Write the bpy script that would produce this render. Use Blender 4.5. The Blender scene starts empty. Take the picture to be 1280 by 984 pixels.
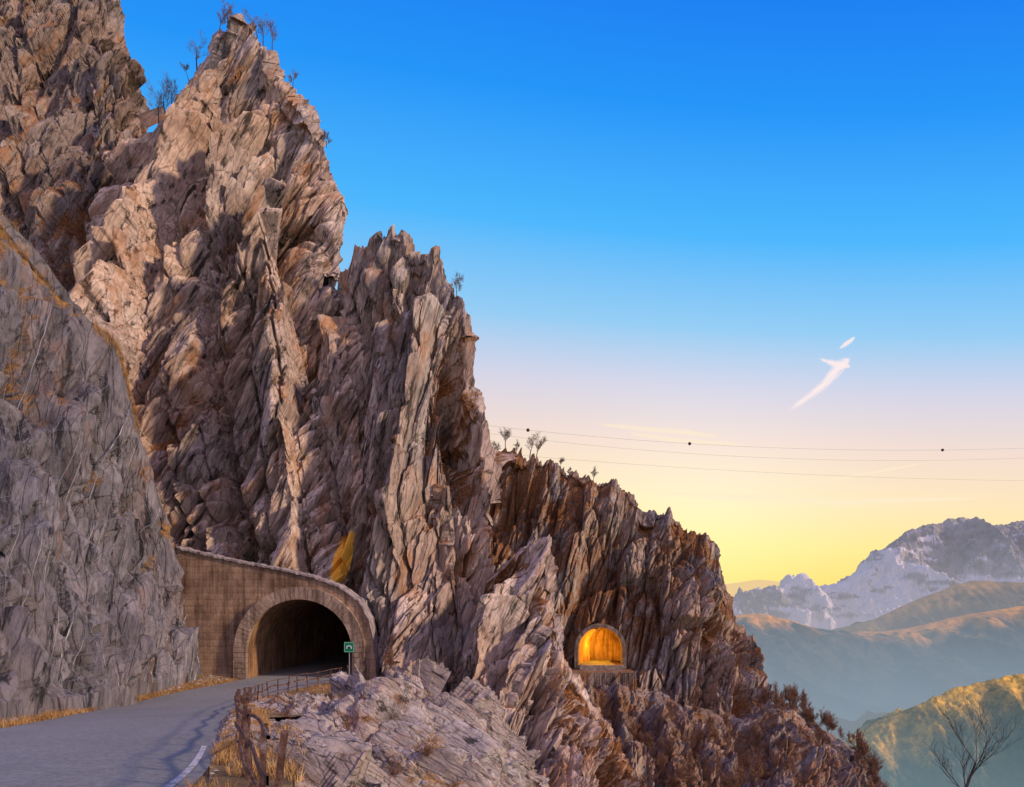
import bpy, math, random
import numpy as np
from mathutils import Vector, Matrix
random.seed(4); RNG=np.random.RandomState(11)
sc=bpy.context.scene
CAMZ=1.5; F=853.0
def P(px,py,d): return ((px-640)/F*d, d, CAMZ+(750-py)/F*d)
def lin(c):
    return tuple((x/255/12.92 if x/255<=0.04045 else ((x/255+0.055)/1.055)**2.4) for x in c)+(1,)
# ---------------- camera
cam=bpy.data.cameras.new("camera"); camo=bpy.data.objects.new("camera",cam); sc.collection.objects.link(camo)
camo.location=(0,0,CAMZ); camo.rotation_euler=(math.radians(90),0,0)
cam.sensor_width=36; cam.lens=24; cam.shift_y=258/1280; cam.clip_start=.1; cam.clip_end=120000
sc.camera=camo
sc.view_settings.view_transform='Standard'; sc.view_settings.look='None'; sc.view_settings.exposure=0
# ---------------- noise
def h3(ix,iy,iz,seed):
    x=(ix.astype(np.int64)*374761393+iy.astype(np.int64)*668265263+iz.astype(np.int64)*1274126177+seed*974634777)&0xffffffff
    x=((x^(x>>13))*1274126177)&0xffffffff
    x=((x^(x>>16))*2246822519)&0xffffffff
    x=x^(x>>15)
    return (x&0xffffff)/float(0x1000000)
def vnoise(p,seed=0):
    i=np.floor(p).astype(np.int64); f=p-i; f=f*f*(3-2*f)
    r=0
    for a in (0,1):
        for b in (0,1):
            for c in (0,1):
                w=(f[:,0] if a else 1-f[:,0])*(f[:,1] if b else 1-f[:,1])*(f[:,2] if c else 1-f[:,2])
                r=r+w*h3(i[:,0]+a,i[:,1]+b,i[:,2]+c,seed)
    return r
def fbm(p,o=4,seed=0,g=.5):
    r=0;a=1;s=0
    for k in range(o):
        r=r+a*(vnoise(p*(2.03**k)+k*17.3,seed+k)-.5)*2; s+=a; a*=g
    return r/s
def vor(p,seed,wd=.16):
    i=np.floor(p-.5).astype(np.int64)
    n=len(p); b1=np.full(n,9.); b2=np.full(n,9.); r_1=np.zeros(n); r_2=np.zeros(n); t_1=np.zeros(n); t_2=np.zeros(n)
    for a in (0,1):
        for b in (0,1):
            for c in (0,1):
                X=i[:,0]+a;Y=i[:,1]+b;Z=i[:,2]+c
                r1=h3(X,Y,Z,seed);r2=h3(X,Y,Z,seed+1);r3=h3(X,Y,Z,seed+2);r4=h3(X,Y,Z,seed+3)
                dx=p[:,0]-(X+.15+.7*r1);dy=p[:,1]-(Y+.15+.7*r2);dz=p[:,2]-(Z+.15+.7*r3)
                d=np.sqrt(dx*dx+dy*dy+dz*dz)
                tt=dx*(r1-.5)+dy*(h3(Y,Z,X,seed+5)-.5)*2+dz*(r3-.5)
                m=d<b1; m2=(~m)&(d<b2)
                b2=np.where(m,b1,np.where(m2,d,b2)); r_2=np.where(m,r_1,np.where(m2,r4,r_2)); t_2=np.where(m,t_1,np.where(m2,tt,t_2))
                b1=np.where(m,d,b1); r_1=np.where(m,r4,r_1); t_1=np.where(m,tt,t_1)
    e=b2-b1; w=.5*np.clip(1-e/wd,0,1)
    return e,r_1*(1-w)+r_2*w,t_1*(1-w)+t_2*w
# ---------------- materials
def newmat(name):
    m=bpy.data.materials.new(name); m.use_nodes=True; nt=m.node_tree
    b=nt.nodes['Principled BSDF']; b.inputs['Roughness'].default_value=.9
    b.inputs['Specular IOR Level'].default_value=.2
    return m,nt,b
def N(nt,t,**k):
    n=nt.nodes.new(t)
    for a,v in k.items(): setattr(n,a,v)
    return n
def ramp(nt,stops,src):
    r=N(nt,'ShaderNodeValToRGB'); e=r.color_ramp.elements
    while len(e)<len(stops): e.new(.5)
    for i,(p,c) in enumerate(stops):
        e[i].position=p; e[i].color=c if len(c)==4 else tuple(c)+(1,)
    nt.links.new(src,r.inputs[0]); return r.outputs[0]
def mix(nt,fac,a,b,mode='MIX'):
    m=N(nt,'ShaderNodeMix',data_type='RGBA',blend_type=mode)
    for s,v in ((m.inputs[0],fac),(m.inputs[6],a),(m.inputs[7],b)):
        if isinstance(v,(int,float)): s.default_value=v
        elif isinstance(v,tuple): s.default_value=v if len(v)==4 else v+(1,)
        else: nt.links.new(v,s)
    return m.outputs[2]
def noise(nt,vec,scale,detail=6,rough=.6,mapping=None,dist=0):
    if mapping:
        mp=N(nt,'ShaderNodeMapping'); mp.inputs['Scale'].default_value=mapping; nt.links.new(vec,mp.inputs[0]); vec=mp.outputs[0]
    n=N(nt,'ShaderNodeTexNoise'); n.inputs['Scale'].default_value=scale; n.inputs['Detail'].default_value=detail; n.inputs['Roughness'].default_value=rough
    n.inputs['Distortion'].default_value=dist
    nt.links.new(vec,n.inputs['Vector']); return n.outputs[0]
def bump(nt,b,h,dist,strength=1,prev=None):
    n=N(nt,'ShaderNodeBump'); n.inputs['Distance'].default_value=dist; n.inputs['Strength'].default_value=strength
    nt.links.new(h,n.inputs['Height'])
    if prev: nt.links.new(prev,n.inputs['Normal'])
    nt.links.new(n.outputs[0],b.inputs['Normal']); return n.outputs[0]
def simple(name,c,rough=.8,metal=0,var=.35,scale=4,c2=None,bd=0.01):
    m,nt,b=newmat(name); tc=N(nt,'ShaderNodeTexCoord')
    n=noise(nt,tc.outputs['Object'],scale)
    c2=c2 or tuple(x*(1-var) for x in c)
    nt.links.new(ramp(nt,[(.35,tuple(c2)),(.65,tuple(c))],n),b.inputs['Base Color'])
    b.inputs['Roughness'].default_value=rough; b.inputs['Metallic'].default_value=metal
    bump(nt,b,n,bd); return m
def rockmat(name,dark,mid,light,warm,veg=(.15,.062,.022),sc_=1.0,bd=.12,gold_patch=False,stain=.6,warmf=.5,fine=.65):
    m,nt,b=newmat(name)
    at=N(nt,'ShaderNodeAttribute',attribute_name='strata').outputs['Vector']
    ti=N(nt,'ShaderNodeAttribute',attribute_name='tint').outputs['Fac']
    vg=N(nt,'ShaderNodeAttribute',attribute_name='veg').outputs['Fac']
    n1=noise(nt,at,.45*sc_,9,.68,(.26,1.4,.9),.1)
    n2=noise(nt,at,2.2*sc_,7,.74,(.4,1.4,1.),.1)
    n3=noise(nt,at,.10*sc_,5,.6,(.7,1.3,1))
    base=ramp(nt,[(.36,dark),(.44,mid),(.54,light),(.62,mid),(.72,light)],n1)
    tinted=mix(nt,.6,base,ramp(nt,[(.05,dark),(.38,mid),(.85,light)],ti))
    w=ramp(nt,[(.43,(0,0,0)),(.58,(1,1,1))],n3)
    wm=N(nt,'ShaderNodeMath',operation='MULTIPLY'); nt.links.new(w,wm.inputs[0]); wm.inputs[1].default_value=warmf
    c=mix(nt,wm.outputs[0],tinted,warm)
    g=ramp(nt,[(.36,(.36,.35,.34)),(.5,(1,1,1)),(.64,(1.4,1.38,1.34))],n2)
    c=mix(nt,fine,c,g,'MULTIPLY')
    n4=noise(nt,at,.8*sc_,7,.72,(.18,1.6,1.2))
    st=ramp(nt,[(.54,(0,0,0)),(.61,(.9,.9,.9))],n4)
    c=mix(nt,st,c,tuple(x*.5 for x in dark))
    vt=N(nt,'ShaderNodeTexVoronoi',feature='DISTANCE_TO_EDGE'); vt.inputs['Scale'].default_value=.8*sc_
    mp=N(nt,'ShaderNodeMapping'); mp.inputs['Scale'].default_value=(.22,1.5,1); nt.links.new(at,mp.inputs[0])
    nd=N(nt,'ShaderNodeTexNoise'); nd.inputs['Scale'].default_value=1.2; nd.inputs['Detail'].default_value=4; nt.links.new(mp.outputs[0],nd.inputs['Vector'])
    vv=N(nt,'ShaderNodeVectorMath',operation='MULTIPLY_ADD'); nt.links.new(nd.outputs['Color'],vv.inputs[0]); vv.inputs[1].default_value=(.5,.5,.5); nt.links.new(mp.outputs[0],vv.inputs[2])
    nt.links.new(vv.outputs[0],vt.inputs['Vector'])
    fr=ramp(nt,[(0,(.15,.13,.12)),(.045,(1,1,1))],vt.outputs['Distance']); c=mix(nt,.55,c,fr,'MULTIPLY')
    n5=noise(nt,at,.28*sc_,7,.72,(.6,1.1,1.))
    st=ramp(nt,[(.53,(0,0,0)),(.65,(stain,)*3)],n5)
    c=mix(nt,st,c,(.36,.155,.045))
    if gold_patch:
        gold=N(nt,'ShaderNodeAttribute',attribute_name='gold_patch').outputs['Fac']
        c=mix(nt,gold,c,(.92,.50,.06))  # local golden patch mixed into the rock colour
    vn=noise(nt,at,4,6,.75)
    vc=ramp(nt,[(.36,tuple(x*.25 for x in veg)),(.5,veg),(.66,(veg[0]*1.9,veg[1]*2.2,veg[2]*1.8))],vn)
    c=mix(nt,vg,c,vc)
    nt.links.new(c,b.inputs['Base Color'])
    k=bump(nt,b,n1,bd*2.5,.9); k2=bump(nt,b,n2,bd*1.3,fine,k); k3=bump(nt,b,fr,bd*.5,.7,k2)
    n6=noise(nt,at,14*sc_,4,.7,(.8,1,1)); bump(nt,b,n6,bd*.2,.7,k3)
    return m
# ---------------- mesh helpers
def link(o): sc.collection.objects.link(o); return o
def mesh_np(name,V,Fq,mat,smooth=False,attrs=None):
    me=bpy.data.meshes.new(name); V=np.asarray(V,dtype=np.float32); Fq=np.asarray(Fq,dtype=np.int32)
    k=Fq.shape[1]
    me.vertices.add(len(V)); me.vertices.foreach_set('co',V.ravel())
    me.loops.add(Fq.size); me.loops.foreach_set('vertex_index',Fq.ravel())
    me.polygons.add(len(Fq)); me.polygons.foreach_set('loop_start',np.arange(0,Fq.size,k,dtype=np.int32))
    me.polygons.foreach_set('loop_total',np.full(len(Fq),k,dtype=np.int32))
    me.polygons.foreach_set('use_smooth',np.full(len(Fq),smooth))
    me.update(calc_edges=True)
    for n,a in (attrs or {}).items():
        a=np.asarray(a,dtype=np.float32)
        if a.ndim==1:
            at=me.attributes.new(n,'FLOAT','POINT'); at.data.foreach_set('value',a)
        else:
            at=me.attributes.new(n,'FLOAT_VECTOR','POINT'); at.data.foreach_set('vector',a.ravel())
    if mat: me.materials.append(mat)
    return link(bpy.data.objects.new(name,me))
def mesh_py(name,V,Fs,mat,smooth=False):
    me=bpy.data.meshes.new(name); me.from_pydata([tuple(v) for v in V],[],Fs); me.update()
    if smooth:
        for p in me.polygons: p.use_smooth=True
    if mat: me.materials.append(mat)
    return link(bpy.data.objects.new(name,me))
def tag(o,label,cat,kind=None,group=None):
    o['label']=label; o['category']=cat
    if kind: o['kind']=kind
    if group: o['group']=group
    return o
def grid_faces(ns,nt):
    i=np.arange(nt-1)[:,None]*ns+np.arange(ns-1)[None,:]; i=i.ravel()
    return np.stack([i,i+1,i+1+ns,i+ns],1)
def resample(row,n):
    A=np.array(row,float); d=np.r_[0,np.cumsum(np.linalg.norm(np.diff(A,axis=0),axis=1))]; t=np.linspace(0,d[-1],n)
    return np.stack([np.interp(t,d,A[:,k]) for k in range(3)],1)
def surf(rows,ns,nt,back=True,bk=(1.5,9)):
    R=[resample([P(*p) for p in r],ns) for r in rows]
    nr=len(R)
    T=np.linspace(0,nr-1,nt); out=np.zeros((nt,ns,3))
    for k,t in enumerate(T):
        i=min(int(t),nr-2); f=t-i
        p0=R[max(i-1,0)];p1=R[i];p2=R[i+1];p3=R[min(i+2,nr-1)]
        if i==0: p0=2*p1-p2
        if i+2>nr-1: p3=2*p2-p1
        out[k]=.5*((2*p1)+(-p0+p2)*f+(2*p0-5*p1+4*p2-p3)*f*f+(-p0+3*p1-3*p2+p3)*f**3)
    tt=np.repeat(np.linspace(0,1,nt)[:,None],ns,1)
    if back:
        top=out[-1]
        nb=max(30,nt//7); B=np.zeros((nb,ns,3))
        b1=top*np.array([1.05,1.05,1.02])+np.array([-bk[0],0,-bk[1]])
        b2=top*np.array([1.25,1.25,1.0])+np.array([-4*bk[0],0,0]); b2[:,2]=np.minimum(b2[:,2]-40,-10)
        for k in range(nb):
            f=(k+1)/nb
            B[k]=top+(b1-top)*(f/.7) if f<=.7 else b1+(b2-b1)*(f-.7)/.3
        out=np.concatenate([out,B],0); tt=np.concatenate([tt,np.repeat((1+np.linspace(.02,1,nb))[:,None],ns,1)],0)
    return out,tt
def frame(a,up=(0,1,0)):
    a=np.array(a,float);a/=np.linalg.norm(a); b=np.cross(np.array(up,float),a); b/=np.linalg.norm(b); c=np.cross(a,b)
    return np.stack([a,b,c],1)
TUN=[]
def inarch(V,t,grow=0,below=3):
    xc,hw,zb,zt,y0,y1=t; hw=hw+grow; r=hw; zs=zt+grow-r
    dx=np.abs(V[:,0]-xc); z=V[:,2]
    return (dx<hw)&((z<zs)|((z-zs)**2+dx**2<r*r))&(z>zb-below)&(V[:,1]>y0)&(V[:,1]<y1)
ALL={}
def rock(name,rows,ns,nt,mat,A=1,S=1,strike=(.42,.15,.9),seed=0,veg=.5,vegnz=.35,jag=1.0,crest=0,back=True,clamp=None,bk=(1.5,9),gold_patch=None,keepfoot=0,gully=1.0,conc=.35,warp=1.0,rib=(6,2.5,1.5,0),edge=0,sink=0):
    G,T=surf(rows,ns,nt,back,bk); ntt=G.shape[0]
    V=G.reshape(-1,3); T=T.ravel(); Sp=np.tile(np.linspace(0,1,ns),ntt)
    ds=np.gradient(G,axis=1); dt=np.gradient(G,axis=0); n=np.cross(ds,dt).reshape(-1,3); n/=np.linalg.norm(n,axis=1)[:,None]+1e-9
    sgn=np.sign(-(n*(V-np.array([0,0,CAMZ]))).sum(1)); sgn=np.where(T>1,np.sign(np.median(sgn[T<1])),sgn); n*=sgn[:,None]
    M=frame(strike)
    W=np.stack([fbm(V/(26*S),3,seed+50),fbm(V/(26*S)+31,3,seed+60),fbm(V/(26*S)+77,3,seed+70)],1)*1.6*S*warp
    Q=(V+W)@M
    Q2=Q+np.stack([fbm(V/(1.5*S),3,seed+80),fbm(V/(1.5*S)+9,3,seed+81),fbm(V/(1.5*S)+5,3,seed+82)],1)*.10*S*warp
    L=[((36,5.5,8),2.4,3.2,.18),((22,2.6,3.8),1.5,2.5,.13),((11,1.15,2.0),.65,1.1,.13),((4.2,.5,.95),.26,.42,.2),((1.5,.24,.45),.11,.16,.35)]
    h=0;tint=0;low=0;off=0
    for k,(s,a,tl,wd) in enumerate(L):
        e,r,t=vor((Q2 if k>0 else Q)/(np.array(s)*S),seed+10*k,wd)
        crack=np.clip(1-e/(.11 if k<2 else .14),0,1)**1.5
        hk=a*(r-.5)*1.0+tl*2.0*t-crack*a*(1.35 if k in(1,2) else .55)
        h=h+hk
        if k<3: low=low+hk
        if k==1: tint=r; off=off+(r-.5)
        if k==2: tint=.5*tint+.5*r; off=off+(r-.5)*.35
        if k==3: tint=.75*tint+.25*r
    gq=fbm(Q/(np.array([40,9,16])*S)+5,3,seed+7); gul=np.exp(-(gq/.08)**2)
    h=h-gul*2.6*gully; low=low-gul*2.6*gully
    h=h*A*S+fbm(Q/(np.array([9,2.2,4])*S),7,seed+5,.55)*.5*A*S
    nr_,ra,rt,sk=rib
    kf=np.clip(T*keepfoot,0,1) if keepfoot else 1.0
    near=np.clip(1-np.abs(T-1)/.18,0,1); near=near*near*(3-2*near)
    near=np.where(T>1,np.maximum(near,.9),near)
    if edge:
        ed=1-np.clip(np.minimum(Sp,1-Sp)/edge,0,1); ed=ed*ed*(3-2*ed)*.85*np.clip((T-.25)/.3,0,1); near=np.maximum(near,ed)
    if ra>0:
        wv=fbm(V/(16*S)+3,3,seed+400)
        for (mul,am) in ((1.0,1.0),(2.3,.5)):
            q=np.stack([np.minimum(T,1.1)*rt*mul+wv*.12+off*.06,Sp*nr_*mul+wv*.10+off*.13-T*sk*mul,np.zeros_like(T)+.5],1)
            e,r,t=vor(q,seed+410+int(mul*10),.09*mul)
            cleft=np.clip(1-e/(.12),0,1)**1.3
            hk=((r-.5)*1.6+t*2.8-cleft*1.0)*ra*am
            h=h+hk*(1-.9*near); low=low+hk
    h=h*(1-.72*near)
    V2=V+n*(h*kf)[:,None]
    if jag>0:
        tang=np.gradient(G,axis=1)[int((G.shape[0]-1) if not back else nt-1)]
        hor=np.abs(tang[:,0])/(np.linalg.norm(tang[:,[0,2]],axis=1)+1e-9); k=np.ones(15)/15; hor=np.convolve(np.pad(hor,7,mode='edge'),k,'valid')
        HOR=np.tile(.3+.7*np.clip(hor,0,1)**1.5,ntt)
        j=np.clip((T-.90)/.10,0,1)**1.5*np.clip((1.10-T)/.10,0,1)
        _,r1,_=vor(Q2/(np.array([60,1.1,30])*S),seed+301,.8); _,r2,_=vor(Q2/(np.array([60,.5,12])*S),seed+302,.8); _,r3,_=vor(Q2/(np.array([40,.22,6])*S),seed+303,.6)
        jj=((r1-.6)*2.4+(r2-.5)*1.6+(r3-.5)*.8)*jag*j*HOR
        V2=V2+jj[:,None]*np.array([M[0,0]*.4,0,M[2,0]])[None,:]
    if sink: V2[:,2]-=sink*np.clip(1-T/.03,0,1)
    if clamp: V2=clamp(V2)
    Fq=grid_faces(ns,ntt)
    G2=V2.reshape(ntt,ns,3); n2=np.cross(np.gradient(G2,axis=1),np.gradient(G2,axis=0)).reshape(-1,3); n2/=np.linalg.norm(n2,axis=1)[:,None]+1e-9
    n2*=np.sign((n2*n).sum(1))[:,None]
    vn=fbm(V2/(3.5*S),6,seed+90,.65); vb=fbm(V2/(20*S),3,seed+95)
    lo=-low; lo=lo/(np.std(lo)+1e-6)
    vg=np.clip((n2[:,2]-vegnz)*1.6+vn*2.4+vb*1.8+lo*conc+veg-1.0+crest*np.clip((T-.93)/.06,0,1),0,1)
    vg=np.clip(vg*1.8-.15,0,1)
    for t in TUN:
        ins=inarch(V2,t,.25,.25); Fq=Fq[~ins[Fq].all(1)]
    at={'strata':(V2@M),'tint':tint,'veg':vg}
    if gold_patch is not None:
        o=np.array(gold_patch[0]); e=(V2-o); ex=V2[:,0]-o[0]/o[1]*V2[:,1]; ez=V2[:,2]-CAMZ-(o[2]-CAMZ)/o[1]*V2[:,1]
        dd=np.sqrt((ex/gold_patch[1]-ez*.3/gold_patch[1])**2+(ez/gold_patch[2])**2+(e[:,1]/14)**4)+fbm(V2/1.2,4,3)*.4
        at['gold_patch']=np.clip((1-dd)*7,0,1)
        at['veg']=vg*(1-at['gold_patch'])
    f=Fq[len(Fq)//3]; a,b,c=V[f[0]],V[f[1]],V[f[3]]
    if np.dot(np.cross(b-a,c-a),n[f[0]])<0: Fq=Fq[:,::-1]
    o=mesh_np(name,V2,Fq,mat,False,at)
    ALL[seed]=(G2,n2.reshape(ntt,ns,3),T.reshape(ntt,ns),vg.reshape(ntt,ns),nt)
    return o
# ---------------- road functions
def zroad(d):
    d=np.asarray(d,float); k=.115
    f=np.clip((d-34)/10,0,1)
    return np.where(d<34,-k*d,-k*34-k*10*(f-f*f/2))
ZB=float(zroad(60))
lp=np.array([(-6.5,-30),(-9,-12),(-11.5,0),(-13.3,9),(-15,20),(-18.8,30),(-21.5,38),(-22.0,44),(-20.6,49),(-20.0,52),(-20,58),(-20,120)],float)
rp=np.array([(-.5,-30),(-1.6,-12),(-2.6,0),(-4.3,9.6),(-8.5,20),(-12.4,30),(-14.9,38),(-15.3,43),(-13.6,48.5),(-12.3,52),(-12.2,58),(-12.2,120)],float)
def smooth_curve(A,n=260):
    t=np.linspace(A[0,1],A[-1,1],n); x=np.interp(t,A[:,1],A[:,0])
    for _ in range(2):
        k=np.ones(9)/9; xp=np.pad(x,4,mode='edge'); x=np.convolve(xp,k,'valid')
    return t,x
ty,lx=smooth_curve(lp); _,rx=smooth_curve(rp)
def LX(y): return np.interp(y,ty,lx)
def RX(y): return np.interp(y,ty,rx)
m_asph,nt,b=newmat('asphalt'); tc=N(nt,'ShaderNodeTexCoord').outputs['Object']
n1=noise(nt,tc,.22,6,.6,(1,.6,1)); n2=noise(nt,tc,9,8,.85); n3=noise(nt,tc,1.4,8,.7)
c=ramp(nt,[(.3,(.18,.184,.168)),(.7,(.235,.238,.22))],n1)
c=mix(nt,.75,c,ramp(nt,[(.38,(.55,.55,.55)),(.62,(1.4,1.4,1.4))],n2),'MULTIPLY')
c=mix(nt,.3,c,ramp(nt,[(.35,(.8,.8,.8)),(.62,(1.08,1.08,1.08))],n3),'MULTIPLY')
vt=N(nt,'ShaderNodeTexVoronoi',feature='DISTANCE_TO_EDGE'); vt.inputs['Scale'].default_value=.4
nd=N(nt,'ShaderNodeTexNoise'); nd.inputs['Scale'].default_value=1.5; nd.inputs['Detail'].default_value=5; nt.links.new(tc,nd.inputs['Vector'])
nt.links.new(mix(nt,.35,tc,nd.outputs['Color']),vt.inputs['Vector'])
ck=ramp(nt,[(0.0,(.35,.35,.35)),(.005,(1,1,1))],vt.outputs['Distance']); c=mix(nt,.3,c,ck,'MULTIPLY')
nt.links.new(c,b.inputs['Base Color']); b.inputs['Roughness'].default_value=.85; bump(nt,b,n2,.02,.7)
ya=np.linspace(-30,118,500); cols=14
V=[]
for y in ya:
    a=float(LX(y));bb=float(RX(y)); z=float(zroad(y))
    for k in range(cols):
        f=k/(cols-1); V.append((a+(bb-a)*f,y,z+.06*(1-(2*f-1)**2)))
road=mesh_np('road',V,grid_faces(cols,len(ya)),m_asph,True); tag(road,'worn grey asphalt mountain road bending towards the tunnel','road','structure')
m_paint,nt,b=newmat('worn_paint'); tc=N(nt,'ShaderNodeTexCoord').outputs['Object']
n=noise(nt,tc,3,9,.85); c=ramp(nt,[(.42,(.24,.24,.22)),(.56,(.56,.55,.53))],n); nt.links.new(c,b.inputs['Base Color'])
V=[]
yb=np.linspace(-5,15,250)
for y in yb:
    x=float(RX(y)); z=float(zroad(y)); a=float(LX(y))
    for xx in (x-.34,x-.22):
        f=(xx-a)/(x-a); V.append((xx,y,z+.06*(1-(2*f-1)**2)+.012))
o=mesh_np('road_marking',V,grid_faces(2,len(yb)),m_paint); tag(o,'faded white edge line along the asphalt','road marking','structure')
# ---------------- rock materials
m_rock=rockmat('rock_pink_limestone',(.040,.032,.029),(.245,.190,.158),(.64,.525,.44),(.50,.325,.21),gold_patch=True)
m_rock2=rockmat('rock_grey_limestone',(.034,.030,.028),(.185,.155,.136),(.52,.445,.385),(.40,.27,.18),gold_patch=True)
m_tower=rockmat('rock_tower_brown',(.030,.025,.023),(.145,.115,.098),(.37,.30,.255),(.27,.175,.115))
m_rockL=rockmat('rock_netted_grey',(.030,.030,.035),(.105,.098,.104),(.24,.226,.232),(.175,.145,.132),stain=.25,warmf=.45,veg=(.20,.10,.032),fine=.6)
m_rockD=rockmat('rock_far_crag',(.036,.029,.025),(.20,.158,.128),(.48,.40,.33),(.38,.23,.125),veg=(.18,.078,.030),bd=.2)
m_grav=rockmat('pale_scree',(.07,.060,.055),(.25,.215,.195),(.48,.425,.38),(.30,.23,.165),veg=(.26,.14,.05),sc_=2.2,bd=.06,stain=.4)
m_veg=rockmat('russet_hillside',(.045,.033,.026),(.18,.135,.105),(.38,.31,.25),(.22,.11,.055),veg=(.19,.088,.036),bd=.2)
# tunnels
PY=52.0; TX=(376-640)/F*PY; HW=66/F*PY; ZT=CAMZ+(750-749)/F*PY
TUN.append((TX,HW,ZB,ZT,PY-8,PY+45))
PY2=124.0; TX2=(750.5-640)/F*PY2; HW2=27.5/F*PY2; ZT2=CAMZ+(750-784.5)/F*PY2; ZB2=CAMZ+(750-833)/F*PY2
TUN.append((TX2,HW2,ZB2,ZT2,PY2-8,PY2+40))
wallpts=[(222,684),(232,688),(300,703),(345,711),(390,721),(425,734),(449,752),(462,776),(469,810),(472,856)]
wx=np.array([(p[0]-640)/F*PY for p in wallpts]); wz=np.array([CAMZ+(750-p[1])/F*PY for p in wallpts])
def clamp_portal(V):
    m=(V[:,0]>wx[0]-.5)&(V[:,0]<wx[-1]+.6)&(V[:,2]<np.interp(V[:,0],wx,wz)-.25)&(V[:,1]<PY+1.3)
    V[m,1]=PY+1.3+ (V[m,1]-PY-1.3)*.02
    m=(V[:,0]>wx[0]-.5)&(V[:,0]<wx[-1]+.6)&(V[:,1]<PY+.1)&(V[:,1]>PY-9)&(V[:,2]<4)
    V[m,1]=PY+.1
    return V
GOLD=(P(428,700,57),.9,2.4)
o=rock('rock_tower',[
 [(-420,760,60),(-50,700,60),(60,640,61),(140,560,64),(210,420,72)],
 [(-420,400,78),(-50,360,76),(40,300,76),(110,240,78),(205,230,82)],
 [(-420,-60,98),(-50,-60,96),(60,30,93),(120,60,90),(197,165,88)],
 [(-420,-330,110),(-100,-260,108),(60,-120,104),(130,-60,102),(150,-10,100),(153,50,99),(168,105,98),(192,152,96)]],
 440,480,m_tower,A=.5,S=1.2,strike=(.3,.2,.9),seed=3,veg=.66,jag=.3,rib=(6,1.5,1.4,-.4),edge=.10)
tag(o,'tall grey and brown limestone tower with russet ledges','rock','structure')
o=rock('rock_crag',[
 [(150,860,58),(230,840,56),(380,850,55),(480,860,54),(560,880,54)],
 [(90,600,61),(180,640,58),(300,640,57),(420,660,57),(540,700,57)],
 [(70,420,66),(150,420,63),(260,400,62),(370,420,62),(480,480,64)],
 [(120,250,73),(190,255,70),(270,230,69),(340,260,68),(412,350,70)],
 [(176,205,79),(195,172,78),(215,140,77),(236,112,76),(250,96,75.5),(264,76,75),(280,56,75),(291,38,74),(299,22,74),(306,40,74),(315,36,74),(328,58,74),(340,76,74),(344,94,74),(369,122,74),(385,142,73),(400,170,73),(410,212,73),(424,242,72),(424,290,72),(425,350,72)]],
 740,760,m_rock,A=.62,S=.95,strike=(.46,.1,.9),seed=20,veg=.38,jag=.9,clamp=clamp_portal,gold_patch=GOLD,rib=(5,2.3,1.2,1.0),edge=.14)
tag(o,'jagged pinkish limestone crag rising above the tunnel portal','rock','structure')
o=rock('rock_crag',[
 [(400,900,54),(470,890,53),(540,900,51),(600,910,50),(660,930,50)],
 [(390,740,57),(450,750,56),(520,770,54),(570,790,53),(645,830,54)],
 [(390,560,62),(440,570,60),(500,590,57),(560,620,56),(632,720,57)],
 [(405,440,67),(450,405,65),(500,410,62),(550,430,61),(618,610,61)],
 [(410,385,71),(428,348,70),(444,318,68),(462,302,67),(478,286,66),(488,281,66),(497,294,66),(504,283,66),(512,304,66),(524,320,66),(545,316,65),(558,342,65),(576,382,64),(590,415,64),(589,478,63),(604,515,62),(611,565,61),(620,630,60)]],
 660,700,m_rock2,A=.52,S=.85,strike=(.26,.1,.95),seed=41,veg=.34,jag=1.1,clamp=clamp_portal,rib=(4.5,2.1,1.1,.4),gold_patch=GOLD,edge=.05)
tag(o,'steep fluted grey limestone crag with sharp toothed summit','rock','structure')
o=rock('rock_fin',[
 [(520,940,44),(560,1020,40),(640,1120,37),(780,1160,38),(880,1160,42)],
 [(550,880,48),(590,930,45),(650,990,43),(740,1030,43),(840,1070,46)],
 [(590,800,53),(620,820,51),(650,850,49),(700,910,48),(800,1010,49)],
 [(612,720,57),(640,700,56),(665,682,55),(688,672,54),(690,715,54),(694,765,54),(706,825,53),(738,880,53),(775,930,52),(800,985,51),(830,1060,50)]],
 540,520,m_rock,A=.42,S=.8,strike=(.5,.1,.85),seed=63,veg=.42,jag=.6,rib=(5,1.2,1.2,.6),gold_patch=GOLD)
tag(o,'leaning limestone fin of broken slabs below the road','rock','structure')
T2N=(TX2,HW2,ZB2,ZT2,PY2-60,PY2+60)
def clamp2(V):
    m=inarch(V,T2N,.5,.3); V[m,1]=np.where(np.abs(V[m,1]-PY2)<9,PY2+.4,V[m,1])
    m=inarch(V,T2N,1.2,.3)&(V[:,1]<PY2+.0); V[m,1]=PY2+.0
    return V
o=rock('rock_ridge',[
 [(560,960,120),(680,930,120),(780,910,119),(870,935,112),(950,950,110),(1010,960,112)],
 [(560,820,128),(680,820,126),(770,822,125.0),(850,840,121),(920,860,120),(975,890,122)],
 [(570,690,138),(690,690,134),(770,710,131),(840,740,127),(900,790,127),(955,860,128)],
 [(585,570,150),(615,566,148),(650,574,146),(690,578,145),(715,590,144),(730,600,143),(770,600,141),(790,622,140),(808,650,139),(822,640,138.5),(835,640,138),(852,657,137),(866,658,136.5),(878,665,136),(895,680,135),(906,735,134),(922,785,133),(944,800,132),(958,862,131)]],
 640,500,m_rockD,A=.5,S=1.4,strike=(.25,.1,.9),seed=85,veg=1.0,jag=1.0,vegnz=.25,clamp=clamp2,rib=(7,2.3,1.6,.4),edge=.08)
tag(o,'brown rocky ridge with russet scrub around a lit tunnel','rock','structure')
def clampF(V):
    m=(np.abs(V[:,0]-TX2)<HW2+1.6)&(V[:,1]>118.5); V[m,2]=np.clip(V[m,2],ZB2-.55,ZB2-.3)
    return V
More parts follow.
